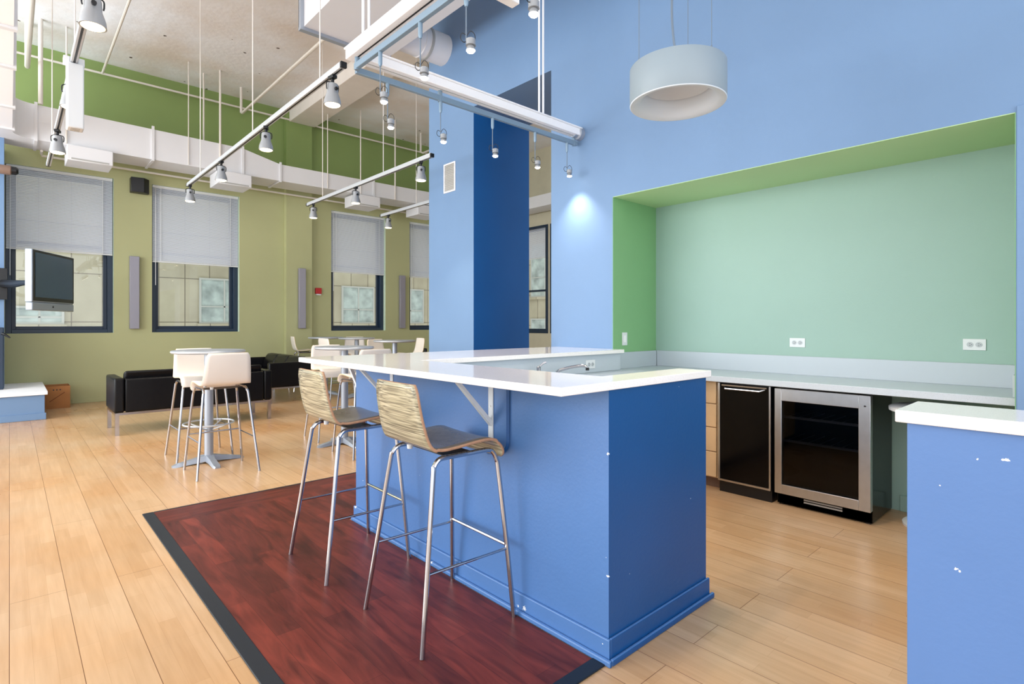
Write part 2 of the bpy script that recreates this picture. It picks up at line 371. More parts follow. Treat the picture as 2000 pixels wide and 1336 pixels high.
# window wall (y = WY), openings
WIN = [(-.05, 1.30), (1.85, 3.28), (5.13, 6.44), (7.09, 8.40)]; WZ0, WZ1 = 1.145, 3.75; WT = .30
w = MB(); wt = MB(); xs = [-6] + [v for p in WIN for v in p] + [XE+.3]
SPLIT = 4.2
for i in range(0, len(xs), 2): w.box(xs[i], WY, 0, xs[i+1], WY+WT, SPLIT)
for a, b in WIN: w.box(a, WY, 0, b, WY+WT, WZ0); w.box(a, WY, WZ1, b, WY+WT, SPLIT)
w.box(4.13, WY-.12, 0, 4.66, WY, SPLIT)
def byn_rev(n, c):
    inside = WZ0-.01 < c.z < WZ1+.01 and WY+.02 < c.y < WY+WT-.02 and abs(n.y) < .5 and -.2 < c.x < 8.6 and abs(n.z) < 1.1
    return 1 if inside and (abs(n.x) > .5 or abs(n.z) > .5) else 0
struct('wall_window_side', w, [OLIVE, REVEAL], 'olive green wall pierced by tall windows with blinds', 'wall', byn=byn_rev)
wt.box(-6, WY, SPLIT, XE+.3, WY+WT, CZ); wt.box(4.13, WY-.12, SPLIT, 4.66, WY, CZ)
struct('wall_window_side_upper', wt, OLIVETOP, 'moss green upper wall above the long white duct', 'wall')
# end wall (x = XE)
EW = [(9.40, 10.75), (7.95, 9.32)]
e = MB(); ys = sorted([v for p in EW for v in p]); ys = [-5] + ys + [WY]
for i in range(0, len(ys), 2): e.box(XE, ys[i], 0, XE+.3, ys[i+1], CZ)
for a, b in EW: e.box(XE, a, 0, XE+.3, b, 1.06); e.box(XE, a, 3.75, XE+.3, b, CZ)
struct('wall_end', e, BEIGE, 'beige end wall seen through the gap beside the dark blue column', 'wall')
# blue wall with niche
NY0, NY1, NZ = .346, 2.96, 2.41; GY0, GY1, HZ = 3.70, 4.914, 3.77; CY1 = 5.814
b = MB(); b.box(XW, NY1, 0, XC, GY0, CZ); b.box(XW, -5, 0, XC, NY0, CZ); b.box(XW, NY0, NZ, XC, NY1, CZ); b.box(XN+.02, NY0, 0, XC, NY1, NZ)
struct('wall_right', b, BLUE, 'tall pale blue wall holding the green niche', 'wall')
struct('wall_header', MB().box(XW, GY0, HZ, XC, GY1, CZ), BLUE, 'pale blue wall portion bridging the gap up high', 'wall')
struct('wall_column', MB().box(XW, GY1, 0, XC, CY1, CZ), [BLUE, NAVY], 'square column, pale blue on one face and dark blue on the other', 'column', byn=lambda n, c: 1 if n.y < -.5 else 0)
struct('wall_niche_back', MB().box(XN, NY0, 0, XN+.02, NY1, NZ), MINT, 'mint green back wall of the niche', 'wall')
n = MB(); n.box(XW+.001, NY1-.004, 0, XN, NY1, NZ); struct('wall_niche_side', n, GREEN, 'leaf green side wall of the niche with the light switch', 'wall')
n = MB(); n.box(XW+.001, NY0, 0, XN, NY0+.004, NZ); struct('wall_niche_end', n, GREEN, 'leaf green end wall of the niche', 'wall')
n = MB(); n.box(XW+.001, NY0+.004, NZ-.004, XN, NY1-.004, NZ); struct('ceiling_niche', n, GREENTOP, 'green underside at the top of the niche', 'ceiling')
struct('trim_1', MB().box(XW-.012, .18, 0, XW, NY0-.004, NZ+.03), BLUE, 'flat pale blue casing at the edge of the niche', 'trim', bevel=.003)
struct('baseboard_niche', MB().box(XN-.015, NY0+.02, 0, XN, 1.0, .11), MINT, 'mint baseboard at the foot of the niche wall', 'baseboard', bevel=.004)
struct('baseboard_window_side', MB().box(.75, WY-.015, 0, 4.12, WY, .07).box(4.67, WY-.015, 0, XE, WY, .07), OLIVE, 'low olive baseboard under the tall windows', 'baseboard', bevel=.004)
# ceiling beam
struct('trim_2', MB().box(4.19, 1.0, 5.40, 4.72, WY-.12, CZ), BEAMM, 'white plaster ceiling beam running to the green pilaster', 'beam', bevel=.01)

# windows
def window(n, a, b, label, wall='Y'):
    """frame set back in the opening, lower pane only partly covered by the blind"""
    def bx(m, u0, v0, z0, u1, v1, z1):
        if wall == 'Y': m.box(u0, v0, z0, u1, v1, z1)
        else: m.box(v0, u0, z0, v1, u1, z1)
    z0, z1 = (WZ0, WZ1) if wall == 'Y' else (1.06, 3.75); base = WY if wall == 'Y' else XE
    m = MB(); y0, y1 = (base+.09, base+.26) if wall == 'Y' else (base-.02, base+.15); f = .075
    bx(m, a, y0, z0, a+f, y1, z1); bx(m, b-f, y0, z0, b, y1, z1); bx(m, a+f, y0, z0, b-f, y1, z0+.06); bx(m, a+f, y0, z1-.06, b-f, y1, z1)
    o = build('window_%d' % n, m, WINFR, bevel=.004); tag(o, label, 'window', kind='structure')
    m = MB(); s = .05; yy0, yy1 = y1-.08, y1-.02; A, B = a+f, b-f; Z0, Z1 = z0+.06, z1-.06; zm = (z0+z1)/2 - (.07 if wall == 'Y' else .25)
    zr = zm+.17 if wall == 'Y' else zm-.05
    bx(m, A, yy0, Z0, A+s, yy1, Z1); bx(m, B-s, yy0, Z0, B, yy1, Z1); bx(m, A+s, yy0, Z0, B-s, yy1, Z0+.05); bx(m, A+s, yy0, Z1-s, B-s, yy1, Z1)
    bx(m, A+s, yy0, zr, B-s, yy1, zr+.05)
    build('sash', m, WINFR, o, bevel=.003)
    m = MB(); bx(m, A+s, yy0+.02, Z0+.05, B-s, yy0+.026, zr); build('pane', m, PANE, o)
    m = MB(); bx(m, A+s, yy0+.03, zr+.05, B-s, yy0+.036, Z1-s); build('pane', m, PANE, o)
    return o
window(1, *WIN[0], 'dark navy framed window behind the wall-mounted television')
window(2, *WIN[1], 'dark navy framed window between the black loudspeaker and the pilaster')
window(3, *WIN[2], 'dark navy framed window beside the red fire alarm')
window(4, *WIN[3], 'dark navy framed window partly hidden by the blue column')
window(5, *EW[0], 'dark framed end-wall window in the gap beside the dark blue column face', 'X')
window(6, *EW[1], 'end-wall window mostly hidden by the tall blue wall', 'X')
def blind(a, b, zb, label, wall='Y', top=3.75):
    base = (WY if wall == 'Y' else XE) + .03
    t = thing('venetian_blind', label, 'blind', ((a+b)/2, base, zb) if wall == 'Y' else (base, (a+b)/2, zb), group='half-lowered white window blinds')
    hw = (b-a)/2 - .012; H = top - zb
    def bx(m, u0, v0, z0, u1, v1, z1):
        if wall == 'Y': m.box(u0, v0, z0, u1, v1, z1)
        else: m.box(v0, u0, z0, v1, u1, z1)
        return m
    build('head_rail', bx(MB(), -hw, -.005, H-.045, hw, .035, H-.002), IVORY, t, bevel=.003)
    m = MB(); N = int((H-.07)/.0235)
    for k in range(N):
        z = .028 + k*(H-.075)/max(1, N-1)
        pts = ((-hw, .004, z-.011), (hw, .004, z-.011), (hw, .022, z+.0125), (-hw, .022, z+.0125))
        if wall == 'X': pts = tuple((p[1], p[0], p[2]) for p in pts)
        m.bm.faces.new([m.bm.verts.new(p) for p in pts])
    sl = build('slats', m, BLIND, t, smooth=False)
    build('bottom_rail', bx(MB(), -hw, 0, -.012, hw, .028, .012), IVORY, t, bevel=.003)
    for u in (-hw*.82, hw*.80):
        m = MB(); bx(m, u-.004, -.004, 0, u+.004, -.001, H-.04); build('ladder_cord', m, IVORY, t)
    m = MB(); u = -hw+.045
    p = [(u, -.012, H-.05), (u, -.014, -.42)]
    if wall == 'X': p = [(q[1], q[0], q[2]) for q in p]
    build('tilt_wand', m.tube(p, .005, 6), IVORY, t)
    return t
blind(*WIN[0], 2.462, 'wide white blind half lowered above the television')
blind(*WIN[1], 2.40, 'white blind half lowered beside the black loudspeaker')
blind(*WIN[2], 2.43, 'white blind half lowered above the red fire alarm')
blind(*WIN[3], 2.43, 'white blind half lowered next to the blue column')
blind(*EW[0], 2.95, 'white blind in the end-wall window beside the dark blue column', 'X')
blind(*EW[1], 2.95, 'white blind in the end-wall window mostly hidden by the blue wall', 'X')

# buildings across the street
def building(name, label, loc, ax, L, wins, m):
    t = thing(name, label, 'building', loc)
    def bx(q, u0, v0, z0, u1, v1, z1):
        if ax == 'X': q.box(u0, v0, z0, u1, v1, z1)
        else: q.box(v0, u0, z0, v1, u1, z1)
        return q
    q = MB(); bx(q, -L/2, 0, -6, L/2, 1.5, 7.5); build('concrete_wall', q, m, t)
    for (u, z, ww, hh, div) in wins:
        q = MB(); f = .05
        bx(q, u-ww/2, -.05, z, u-ww/2+f, .03, z+hh); bx(q, u+ww/2-f, -.05, z, u+ww/2, .03, z+hh); bx(q, u-ww/2+f, -.05, z, u+ww/2-f, .03, z+f); bx(q, u-ww/2+f, -.05, z+hh-f, u+ww/2-f, .03, z+hh)
        fr = build('window', q, GRILLE, t)
        q = MB(); bx(q, u-ww/2+f, -.03, z+f, u+ww/2-f, -.02, z+hh-f); build('glazing', q, FROST, fr)
        for k in range(1, div):
            uu = u-ww/2+ww*k/div; q = MB(); bx(q, uu-.02, -.05, z+f, uu+.02, -.031, z+hh-f); build('mullion', q, GRILLE, fr)
        q = MB(); bx(q, u-ww/2+f, -.05, z+hh*.36, u+ww/2-f, -.0305, z+hh*.36+.035); build('transom', q, GRILLE, fr)
        q = MB(); bx(q, u-ww/2-.05, -.09, z-.09, u+ww/2+.05, 0, z); build('ledge', q, m, fr)
    return t
building('building', 'beige concrete building across the street behind the tall windows', (3, 17.5, .12), 'X', 34,
         [(-2.7, 1.16, 1.4, .44, 3), (1.62, 1.18, 1.3, 1.30, 2), (5.83, 1.18, 1.2, 1.27, 2), (7.9, 1.18, 1.15, 1.27, 2), (-7, 1.18, 1.3, 1.27, 2)], facade_mat('beige_concrete_panels', 'X'))
building('building', 'pale building seen through the end-wall window in the gap', (15.5, 8.0, 0), 'Y', 18,
         [(7.0, 2.35, 1.6, 2.1, 2), (7.0, -.6, 1.6, 2.1, 2), (4.6, 2.35, 1.6, 2.1, 2), (4.6, -.6, 1.6, 2.1, 2)], facade_mat('tan_concrete_panels', 'Y'))

# ================================================================== FLOOR MAT
t = thing('floor_mat', 'dark cherry plank floor mat with black edge strips around the bar', 'mat', (0, 0, 0))
build('plank_field', MB().prism([(.73, 1.36), (1.66, 1.36), (1.66, 4.14), (.73, 4.14)], .0005, .006), CHERRY, t)
build('plank_border', MB().box(.73, 4.14, .0005, 2.60, 4.43, .006), CHERRYX, t)
build('plank_field', MB().box(1.66, 3.43, .0005, 2.60, 4.14, .006), CHERRY, t)
build('edge_strip', MB().box(.665, 1.30, .0005, .73, 4.45, .008), RUBBER, t, bevel=.003)
build('edge_strip', MB().box(.73, 1.30, .0005, 1.668, 1.36, .008), RUBBER, t, bevel=.003)
build('edge_strip', MB().box(.73, 4.43, .0005, 2.60, 4.45, .008), RUBBER, t, bevel=.003)

# ================================================================== BAR
BX0, BX1, BY0, BY1, CT = 1.695, 2.44, 1.305, 3.385, 1.078
nb = lambda n, c: 1 if n.y < -.5 else 0
t = thing('bar_counter', 'blue painted bar base, pale on the stool side and dark blue on its end', 'bar', (0, 0, 0))
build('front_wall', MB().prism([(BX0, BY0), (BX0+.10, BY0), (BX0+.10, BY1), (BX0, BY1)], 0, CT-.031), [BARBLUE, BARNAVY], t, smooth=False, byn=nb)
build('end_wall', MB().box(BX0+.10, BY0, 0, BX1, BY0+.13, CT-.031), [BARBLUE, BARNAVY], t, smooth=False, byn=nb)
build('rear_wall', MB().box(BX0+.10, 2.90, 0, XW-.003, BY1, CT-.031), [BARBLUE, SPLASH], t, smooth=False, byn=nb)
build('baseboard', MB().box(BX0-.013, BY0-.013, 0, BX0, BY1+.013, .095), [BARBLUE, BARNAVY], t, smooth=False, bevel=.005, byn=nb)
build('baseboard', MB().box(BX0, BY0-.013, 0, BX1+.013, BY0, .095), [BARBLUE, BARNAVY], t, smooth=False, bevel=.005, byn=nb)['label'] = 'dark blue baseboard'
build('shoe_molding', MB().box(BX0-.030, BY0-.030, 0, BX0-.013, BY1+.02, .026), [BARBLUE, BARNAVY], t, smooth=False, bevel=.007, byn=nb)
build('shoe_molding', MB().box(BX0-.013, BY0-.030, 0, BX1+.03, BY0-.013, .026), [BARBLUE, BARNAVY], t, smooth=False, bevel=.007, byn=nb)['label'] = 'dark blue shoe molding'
build('cable_conduit', MB().tube(bez([(BX0-.007, 1.875, 1.045), (BX0-.007, 1.875, .80), (BX0-.007, 1.878, .745), (BX0-.007, 1.90, .715), (BX0-.007, 1.93, .70), (BX0-.007, 2.02, .685)], 6), .010, 4), [BARBLUE, BARNAVY], t, smooth=False, byn=lambda n, c: 1 if n.y < -.3 else 0)  # dark blue on the side face paints in the conduit's shade
t2 = build('bar_countertop', MB().prism([(1.405, 1.285), (2.455, 1.285), (2.455, 1.458), (1.84, 1.458), (1.84, 2.835), (XW-.001, 2.835), (XW-.001, 3.62), (1.405, 3.62)], CT-.031, CT), QUARTZ, bevel=.003)
tag(t2, 'glossy white U-shaped bar countertop over the blue base', 'countertop')
def bracket(loc, rz, label):
    t = thing('shelf_bracket', label, 'bracket', loc, rz, 'white steel brackets under the bar top')
    # local: wall at x=0, arm reaches to -x, hangs down
    build('wall_leg', MB().box(-.006, -.017, -.33, 0, .017, -.001), IVORY, t, bevel=.002)
    build('top_arm', MB().box(-.24, -.017, -.007, -.006, .017, -.001), IVORY, t, bevel=.002)
    m = MB(); m.hexa([(-.006, -.011, -.235), (-.006, .011, -.235), (-.006, .011, -.205), (-.006, -.011, -.205)], [(-.215, -.011, -.007), (-.215, .011, -.007), (-.195, .011, -.007), (-.195, -.011, -.007)])
    build('brace', m, IVORY, t, smooth=False)
    for z in (-.30, -.14): build('screw', MB().lathe([(.005, 0), (.004, -.002)], (-.006, 0, z), 8, 'X'), STEEL, t)
    return t
bracket((BX0, 2.0, CT-.031), 0, 'white steel bracket under the bar top above the nearer zebra stool')
bracket((BX0, 2.92, CT-.031), 0, 'white steel bracket under the bar top behind the farther zebra stool')
bracket((BX0+.04, BY1, CT-.031), -90, 'white steel bracket at the far end of the bar base')

# sink counter inside the U, base cabinet, tap
t = thing('sink_cabinet', 'low cabinet under the sink counter inside the bar', 'cabinet', (0, 0, 0))
build('body', MB().box(1.90, 2.32, .1, 3.94, 2.88, .865), MAPLE, t); build('toe_kick', MB().box(1.9, 2.38, 0, 3.94, 2.88, .1), BLACK, t)
for k in range(4): 
    dd = build('door', MB().box(1.92+k*.5, 2.30, .12, 2.40+k*.5, 2.32, .85), MAPLE, t, bevel=.003)
    build('handle', MB().tube([(2.34+k*.5, 2.285, .62), (2.34+k*.5, 2.285, .76)], .006, 8), STEEL, dd)
o = build('sink_countertop', MB().box(1.85, 2.27, .866, 3.979, 2.875, .90).box(XW+.002, 2.875, .866, 3.979, NY1-.006, .90), QUARTZG, bevel=.003); tag(o, 'pale grey lower countertop with the sink tap inside the bar', 'countertop')
o = build('backsplash', MB().box(1.85, 2.876, .90, XW, 2.899, 1.046), QUARTZG, bevel=.002); tag(o, 'grey backsplash below the far arm of the bar top', 'backsplash')
t = thing('sink_faucet', 'chrome curved tap rising behind the bar top', 'tap', (3.0, 2.78, .90))
build('base', MB().lathe([(.026, 0), (.026, .012), (.016, .02), (.014, .05)], seg=16), CHROME, t)
build('spout', MB().tube(bez([(0, 0, .03), (.0, -.02, .055), (.05, -.12, .085), (.085, -.18, .092), (.10, -.20, .078)]), .011, 10), CHROME, t)
build('aerator', MB().lathe([(.013, 0), (.013, .02)], (.10, -.20, .06), 12), BLACK, t)
t = thing('sprayer', 'small chrome lever tap standing next to the curved tap', 'tap', (2.80, 2.78, .925))
build('body', MB().lathe([(.02, -.025), (.02, .01), (.015, .015), (.016, .06), (.010, .068)], seg=14), CHROME, t)
build('lever', MB().tube([(0, 0, .06), (.03, -.01, .085), (.055, -.02, .095)], [.007, .006, .008], 8), CHROME, t)

# ================================================================== NICHE: counter, appliances
o = build('back_countertop', MB().box(3.98, NY0+.006, .856, XN-.001, NY1-.006, .90), QUARTZG, bevel=.003); tag(o, 'long pale grey countertop along the niche wall', 'countertop')
o = build('backsplash', MB().box(XN-.018, NY0+.026, .90, XN-.001, NY1-.024, 1.045), SPLASH, bevel=.002); tag(o, 'long pale backsplash on the mint niche wall', 'backsplash')
o = build('backsplash', MB().box(XW+.002, NY1-.023, .90, XN-.019, NY1-.005, 1.045), SPLASH, bevel=.002); tag(o, 'short backsplash below the light switch in the niche', 'backsplash')
o = build('backsplash', MB().box(4.02, NY0+.006, .90, XN-.019, NY0+.024, 1.02), SPLASH, bevel=.002); tag(o, 'short backsplash return at the end of the niche counter', 'backsplash')
t = thing('drawer_cabinet', 'blond wood drawer cabinet squeezed between bar end and black compactor', 'cabinet', (0, 0, 0))
build('body', MB().box(4.09, 2.085, .09, 4.53, 2.90, .853), MAPLE, t); build('toe_kick', MB().box(4.15, 2.085, 0, 4.53, 2.9, .09), BROWN, t)
for z0, z1 in ((.675, .85), (.49, .668), (.30, .483), (.10, .293)): build('drawer', MB().box(4.07, 2.092, z0, 4.09, 2.895, z1), MAPLE, t, bevel=.003)
t = thing('trash_compactor', 'black under-counter compactor with thin silver frame and towel-bar handle', 'appliance', (0, 0, 0))
build('body', MB().box(4.085, 1.672, .0, 4.55, 2.07, .85), BLACK, t)
build('door_panel', MB().box(4.062, 1.680, .10, 4.085, 2.064, .838), BLACKG, t, bevel=.002)
build('frame', MB().box(4.054, 2.054, .09, 4.066, 2.070, .842).box(4.054, 1.670, .09, 4.066, 1.682, .842).box(4.054, 1.682, .09, 4.066, 2.054, .104), STEEL, t)
build('handle', MB().tube([(4.06, 2.02, .815), (4.03, 2.00, .805), (4.03, 1.74, .805), (4.06, 1.715, .815)], .007, 8).box(4.055, 1.70, .822, 4.065, 2.04, .832), CHROME, t)
build('kick_plate', MB().box(4.10, 1.672, 0, 4.11, 2.07, .088), BLACK, t)
t = thing('beverage_fridge', 'glass-door beverage fridge with wide stainless frame under the niche counter', 'fridge', (0, 0, 0))
c = MB(); c.box(4.10, 1.045, .012, 4.55, 1.075, .84).box(4.10, 1.61, .012, 4.55, 1.64, .84).box(4.52, 1.075, .012, 4.55, 1.61, .84).box(4.10, 1.075, .80, 4.52, 1.61, .84).box(4.10, 1.075, .012, 4.52, 1.61, .12)
build('cabinet', c, BLACKG, t, smooth=False)
d = MB(); d.box(4.048, 1.045, .092, 4.098, 1.112, .838).box(4.048, 1.592, .092, 4.098, 1.64, .838).box(4.048, 1.112, .752, 4.098, 1.592, .838).box(4.048, 1.112, .092, 4.098, 1.592, .158)
df = build('door_frame', d, STEEL, t, bevel=.002)
build('glass_pane', MB().box(4.06, 1.112, .158, 4.075, 1.592, .752), SMOKE, df)
build('lock', MB().lathe([(.006, 0), (.006, -.004)], (4.048, 1.075, .77), 10, 'X'), BLACK, df)
for z in (.63, .46):
    s = MB()
    for k in range(8): s.tube([(4.14, 1.10+k*.07, z), (4.48, 1.10+k*.07, z)], .003, 6)
    s.box(4.115, 1.08, z-.008, 4.13, 1.605, z+.008); build('wire_shelf', s, STEEL, t)
build('kick_grille', MB().box(4.10, 1.05, .012, 4.106, 1.635, .085), BLACK, t)
build('vent_slots', MB().box(4.096, 1.22, .045, 4.1, 1.46, .055).box(4.096, 1.22, .062, 4.1, 1.46, .072), GRILLE, t)
for y in (1.06, 1.60): build('foot', MB().box(4.11, y, 0, 4.14, y+.03, .012), BLACK, t)
t = thing('pedestal_stand', 'white round pedestal stand tucked under the counter beside the fridge', 'stand', (4.24, .70, 0))
build('top', MB().lathe([(.25, 0), (.285, .008), (.285, .028), (.27, .036)], (0, 0, .745), 32), IVORY, t)
build('stem', MB().lathe([(.035, .02), (.03, .745)], (.12, .03, 0), 16), IVORY, t); build('foot', MB().lathe([(.21, 0), (.21, .014), (.10, .028), (.04, .05)], (.12, .03, 0), 32), IVORY, t)
# switch, outlets
def outlet(loc, rz, label, horizontal=True, kind='outlet'):
    t = thing('power_outlet' if kind == 'outlet' else 'light_switch', label, 'outlet' if kind == 'outlet' else 'switch', loc, rz, 'wall plates' if False else None)
    a, b = (.0575, .036) if horizontal else (.036, .0575)
    build('cover_plate', MB().box(-.007, -a, -b, 0, a, b), IVORY, t, bevel=.002)
    if kind == 'outlet':
        for s in (-1, 1):
            o = (0, s*.022, 0) if horizontal else (0, 0, s*.022)
            sk = build('socket', MB().lathe([(.0165, 0), (.0165, -.003)], (-.007, o[1], o[2]), 16, 'X'), SOCKET, t)
            m = MB()
            for q in (-.006, .006): 
                if horizontal: m.box(-.0108, o[1]-.004, q-.0012, -.0099, o[1]+.004, q+.0012)
                else: m.box(-.0108, q-.0012, o[2]-.004, -.0099, q+.0012, o[2]+.004)
            m.lathe([(.0022, 0), (.0022, -.0008)], (-.0100, o[1]-.009 if horizontal else 0, 0 if horizontal else o[2]-.009), 8, 'X')
            build('slots', m, BLACK, sk)
    else:
        build('rocker', MB().box(-.011, -.016, -.032, -.007, .016, .032), WHITE, t, bevel=.002)
outlet((XN, 1.675, 1.150), 0, 'white power outlet in the middle of the mint niche wall')
outlet((XN, .602, 1.165), 0, 'white power outlet near the blue casing end of the mint niche wall')
outlet((4.065, NY1-.004, 1.163), 90, 'white light switch on the green side of the niche', False, 'switch')
outlet((3.49, 2.876, .968), 90, 'white power outlet on the grey backsplash beside the tap', True)

# side panel at the other side of the opening
t = thing('half_wall', 'pale blue half wall with chipped paint at the bar opening', 'half wall', (0, 0, 0))
build('panel', MB().box(1.70, -3.0, 0, 1.86, .358, CT-.031), PANELBLUE, t, smooth=False, bevel=.003)
build('baseboard', MB().box(1.687, -3.0, 0, 1.70, .358, .095), PANELBLUE, t, smooth=False, bevel=.005)
o = build('half_wall_countertop', MB().box(1.682, -3.0, CT-.031, 1.92, .380, CT), QUARTZ, bevel=.003); tag(o, 'white quartz cap on the pale blue half wall', 'countertop')

# ================================================================== STOOLS
def make_stool(label, group, shell_m, edge_m, seat_m):
    t = thing('bar_stool', label, 'stool', group=group)
    prof = bez([(-.243, 0, 1.048), (-.232, 0, .97), (-.212, 0, .88), (-.188, 0, .81), (-.160, 0, .777), (-.115, 0, .765), (-.04, 0, .768), (.06, 0, .777), (.125, 0, .778), (.165, 0, .765), (.190, 0, .738), (.198, 0, .700)], 4)
    m = MB(); rows = []; L = len(prof); NW = 11
    for i, p in enumerate(prof):
        s = i/(L-1)
        hw = .172 + .026*min(1, s/.35)
        e = min(i, L-1-i)
        hw -= (.016, .006, .001)[e] if e < 3 else 0
        row = []
        for k in range(NW):
            v = -1 + 2*k/(NW-1)
            bow = (.012*(1-min(1, s/.35))) * (v*v)     # back panel slightly concave
            dip = .006*(v*v) if .4 < s < .8 else 0
            row.append(m.bm.verts.new((p[0]+bow, v*hw, p[2]+dip)))
        rows.append(row)
    for i in range(L-1):
        for k in range(NW-1): m.bm.faces.new((rows[i][k], rows[i][k+1], rows[i+1][k+1], rows[i+1][k]))
    sh = build('seat_shell', m, [shell_m, edge_m, seat_m], t, ang=60)
    md = sh.modifiers.new('solid', 'SOLIDIFY'); md.thickness = .012; md.offset = -1; md.material_offset_rim = 1; md.material_offset = 2; md.use_even_offset = True
    for sy in (-1, 1):
        rear = bez([(-.245, sy*.245, 0), (-.20, sy*.213, .33), (-.155, sy*.181, .665), (-.145, sy*.174, .71), (-.115, sy*.170, .736), (-.06, sy*.168, .738), (.02, sy*.168, .738)], 5)
        front = bez([(.226, sy*.24, 0), (.205, sy*.213, .33), (.183, sy*.184, .64), (.176, sy*.178, .69), (.160, sy*.172, .725), (.13, sy*.169, .738), (.02, sy*.168, .738)], 5)
        for path in (rear, front): build('leg', MB().tube(path, .0105, 10), CHROME, t)
        build('footrest', MB().tube([(-.204, sy*.216, .30), (.207, sy*.216, .30)], .006, 8), CHROME, t)
    build('footrest', MB().tube([(.207, -.216, .315), (.207, .216, .315)], .0075, 8), CHROME, t)
    build('seat_support', MB().box(-.06, -.168, .729, .08, .168, .733), BLACK, t)
    for sx in (-.10, .12):
        build('bumper', MB().lathe([(.012, 0), (.014, .02)], (sx, .10, .732), 10), IVORY, t)
    return t
zg = 'zebra wood bar stools at the blue bar'
z = make_stool('zebra wood bar stool on chrome legs, the one closest to the bar corner', zg, ZEBRA, PLY, SEATD)
z.location = (1.428, 2.035, .006); z.rotation_euler = (0, 0, math.radians(-2))
dup(z, 'zebra wood bar stool on chrome legs near the far end of the bar', (1.405, 2.865, .006), -1)
wg = 'white shell bar stools around the cafe tables'
s = make_stool('white shell bar stool with its back to the cherry mat', wg, WSHELL, WEDGE, WSHELL)
s.location = (1.385, 5.335, 0); s.rotation_euler = (0, 0, math.radians(90))
for lab, x, y, a in (('white shell bar stool across the small round table, backing the sofa', 1.385, 6.08, -90),
                     ('white shell bar stool behind the second round table, facing the bar', 2.74, 6.04, -95),
                     ('white shell bar stool peeking above the bar top, its back to the bar brackets', 2.66, 5.12, 90),
                     ('white shell bar stool seen edge-on in front of the green pilaster', 4.28, 10.72, -10),
                     ('white shell bar stool half under the round table below the red fire alarm', 4.10, 8.93, 5),
                     ('white shell bar stool behind the round table under the third window', 4.76, 9.55, -115),
                     ('white shell bar stool between the two farthest round tables', 4.42, 7.82, -72),
                     ('white shell bar stool cut off by the blue column edge', 5.07, 8.19, 170)):
    dup(s, lab, (x, y, 0), a)
# cafe tables
def make_table(label):
    t = thing('cafe_table', label, 'table', group='tall round cafe tables')
    build('tabletop', MB().lathe([(.28, -.012), (.302, -.008), (.308, 0), (.308, .012), (.302, .018)], (0, 0, 1.034), 48), GREYM, t)
    build('edge_band', MB().lathe([(.3085, 0), (.3105, .003), (.3105, .010), (.3085, .013)], (0, 0, 1.033), 48, cap=(False, False)), ALU, t)
    build('column', MB().lathe([(.038, .05), (.038, 1.023)], seg=20), GREYM, t)
    m = MB()
    for k in range(4):
        a = math.pi/2*k; ca, sa = math.cos(a), math.sin(a)
        def P(r, o, z): return (ca*r - sa*o, sa*r + ca*o, z)
        m.loft([[P(.03, -.04, .02), P(.03, .04, .02), P(.03, .032, .075), P(.03, -.032, .075)],
                [P(.12, -.032, .012), P(.12, .032, .012), P(.12, .024, .055), P(.12, -.024, .055)],
                [P(.27, -.034, 0), P(.27, .034, 0), P(.27, .026, .024), P(.27, -.026, .024)],
                [P(.30, -.024, 0), P(.30, .024, 0), P(.30, .018, .014), P(.30, -.018, .014)]])
    build('base', m, GREYM, t, ang=40)
    r = MB(); pts = [(.21*math.cos(2*math.pi*k/40), .21*math.sin(2*math.pi*k/40), .37) for k in range(41)]; r.tube(pts, .008, 8, False)
    for k in range(4):
        a = math.pi/2*k+math.pi/4; r.tube([(.21*math.cos(a), .21*math.sin(a), .37), (.037*math.cos(a), .037*math.sin(a), .31)], .007, 6)
    build('foot_ring', r, ALU, t)
    return t
tb = make_table('small round grey cafe table in front of the black sofa'); tb.location = (1.38, 5.72, 0)
for lab, x, y, a in (('round grey cafe table just beyond the far end of the bar', 2.68, 5.62, 0), ('round grey cafe table under the third window', 4.53, 9.02, 10),
                     ('round grey cafe table closest to the green pilaster', 4.30, 9.78, 30), ('round grey cafe table beside the blue column', 4.24, 7.23, 15)):
    dup(tb, lab, (x, y, 0), a)

# ================================================================== SOFAS
def sofa(label, loc, rz, Wd, ncush, group):
    """local: back along y=0 (outer back faces -y), seat opens to +y, x from 0..Wd"""
    t = thing('leather_sofa', label, 'sofa', loc, rz, group)
    D = .72
    build('back_panel', MB().box(.105, 0, .265, Wd-.105, .10, .655), LEATHER, t, bevel=.018, bseg=3)
    for x in (0, Wd-.10): build('armrest', MB().box(x, 0, .265, x+.10, D, .665), LEATHER, t, bevel=.02, bseg=3)
    build('seat_base', MB().box(.10, .10, .265, Wd-.10, D-.01, .33), LEATHER, t, bevel=.01)
    cw = (Wd-.21)/ncush
    for k in range(ncush):
        build('seat_cushion', MB().box(.105+k*cw+.004, .11, .33, .105+(k+1)*cw-.004, D, .47), LEATHER, t, bevel=.03, bseg=3)
        m = MB(); x0, x1 = .105+k*cw+.004, .105+(k+1)*cw-.004
        m.loft([[(x0, .105, .47), (x1, .105, .47), (x1, .26, .47), (x0, .26, .47)], [(x0, .085, .66), (x1, .085, .66), (x1, .24, .62), (x0, .24, .62)], [(x0, .07, .745), (x1, .07, .745), (x1, .17, .73), (x0, .17, .73)]])
        build('back_cushion', m, LEATHER, t, bevel=.025, bseg=3)
    build('metal_frame', MB().box(.01, .01, .235, Wd-.01, .05, .262).box(.01, D-.05, .235, Wd-.01, D-.01, .262).box(.01, .05, .235, .05, D-.05, .262).box(Wd-.05, .05, .235, Wd-.01, D-.05, .262), CHROME, t)
    for x in (.01, Wd-.05):
        for y in (.01, D-.05): build('leg', MB().box(x, y, 0, x+.04, y+.04, .235), CHROME, t)
    return t
sg = 'black leather sofas with chrome legs'
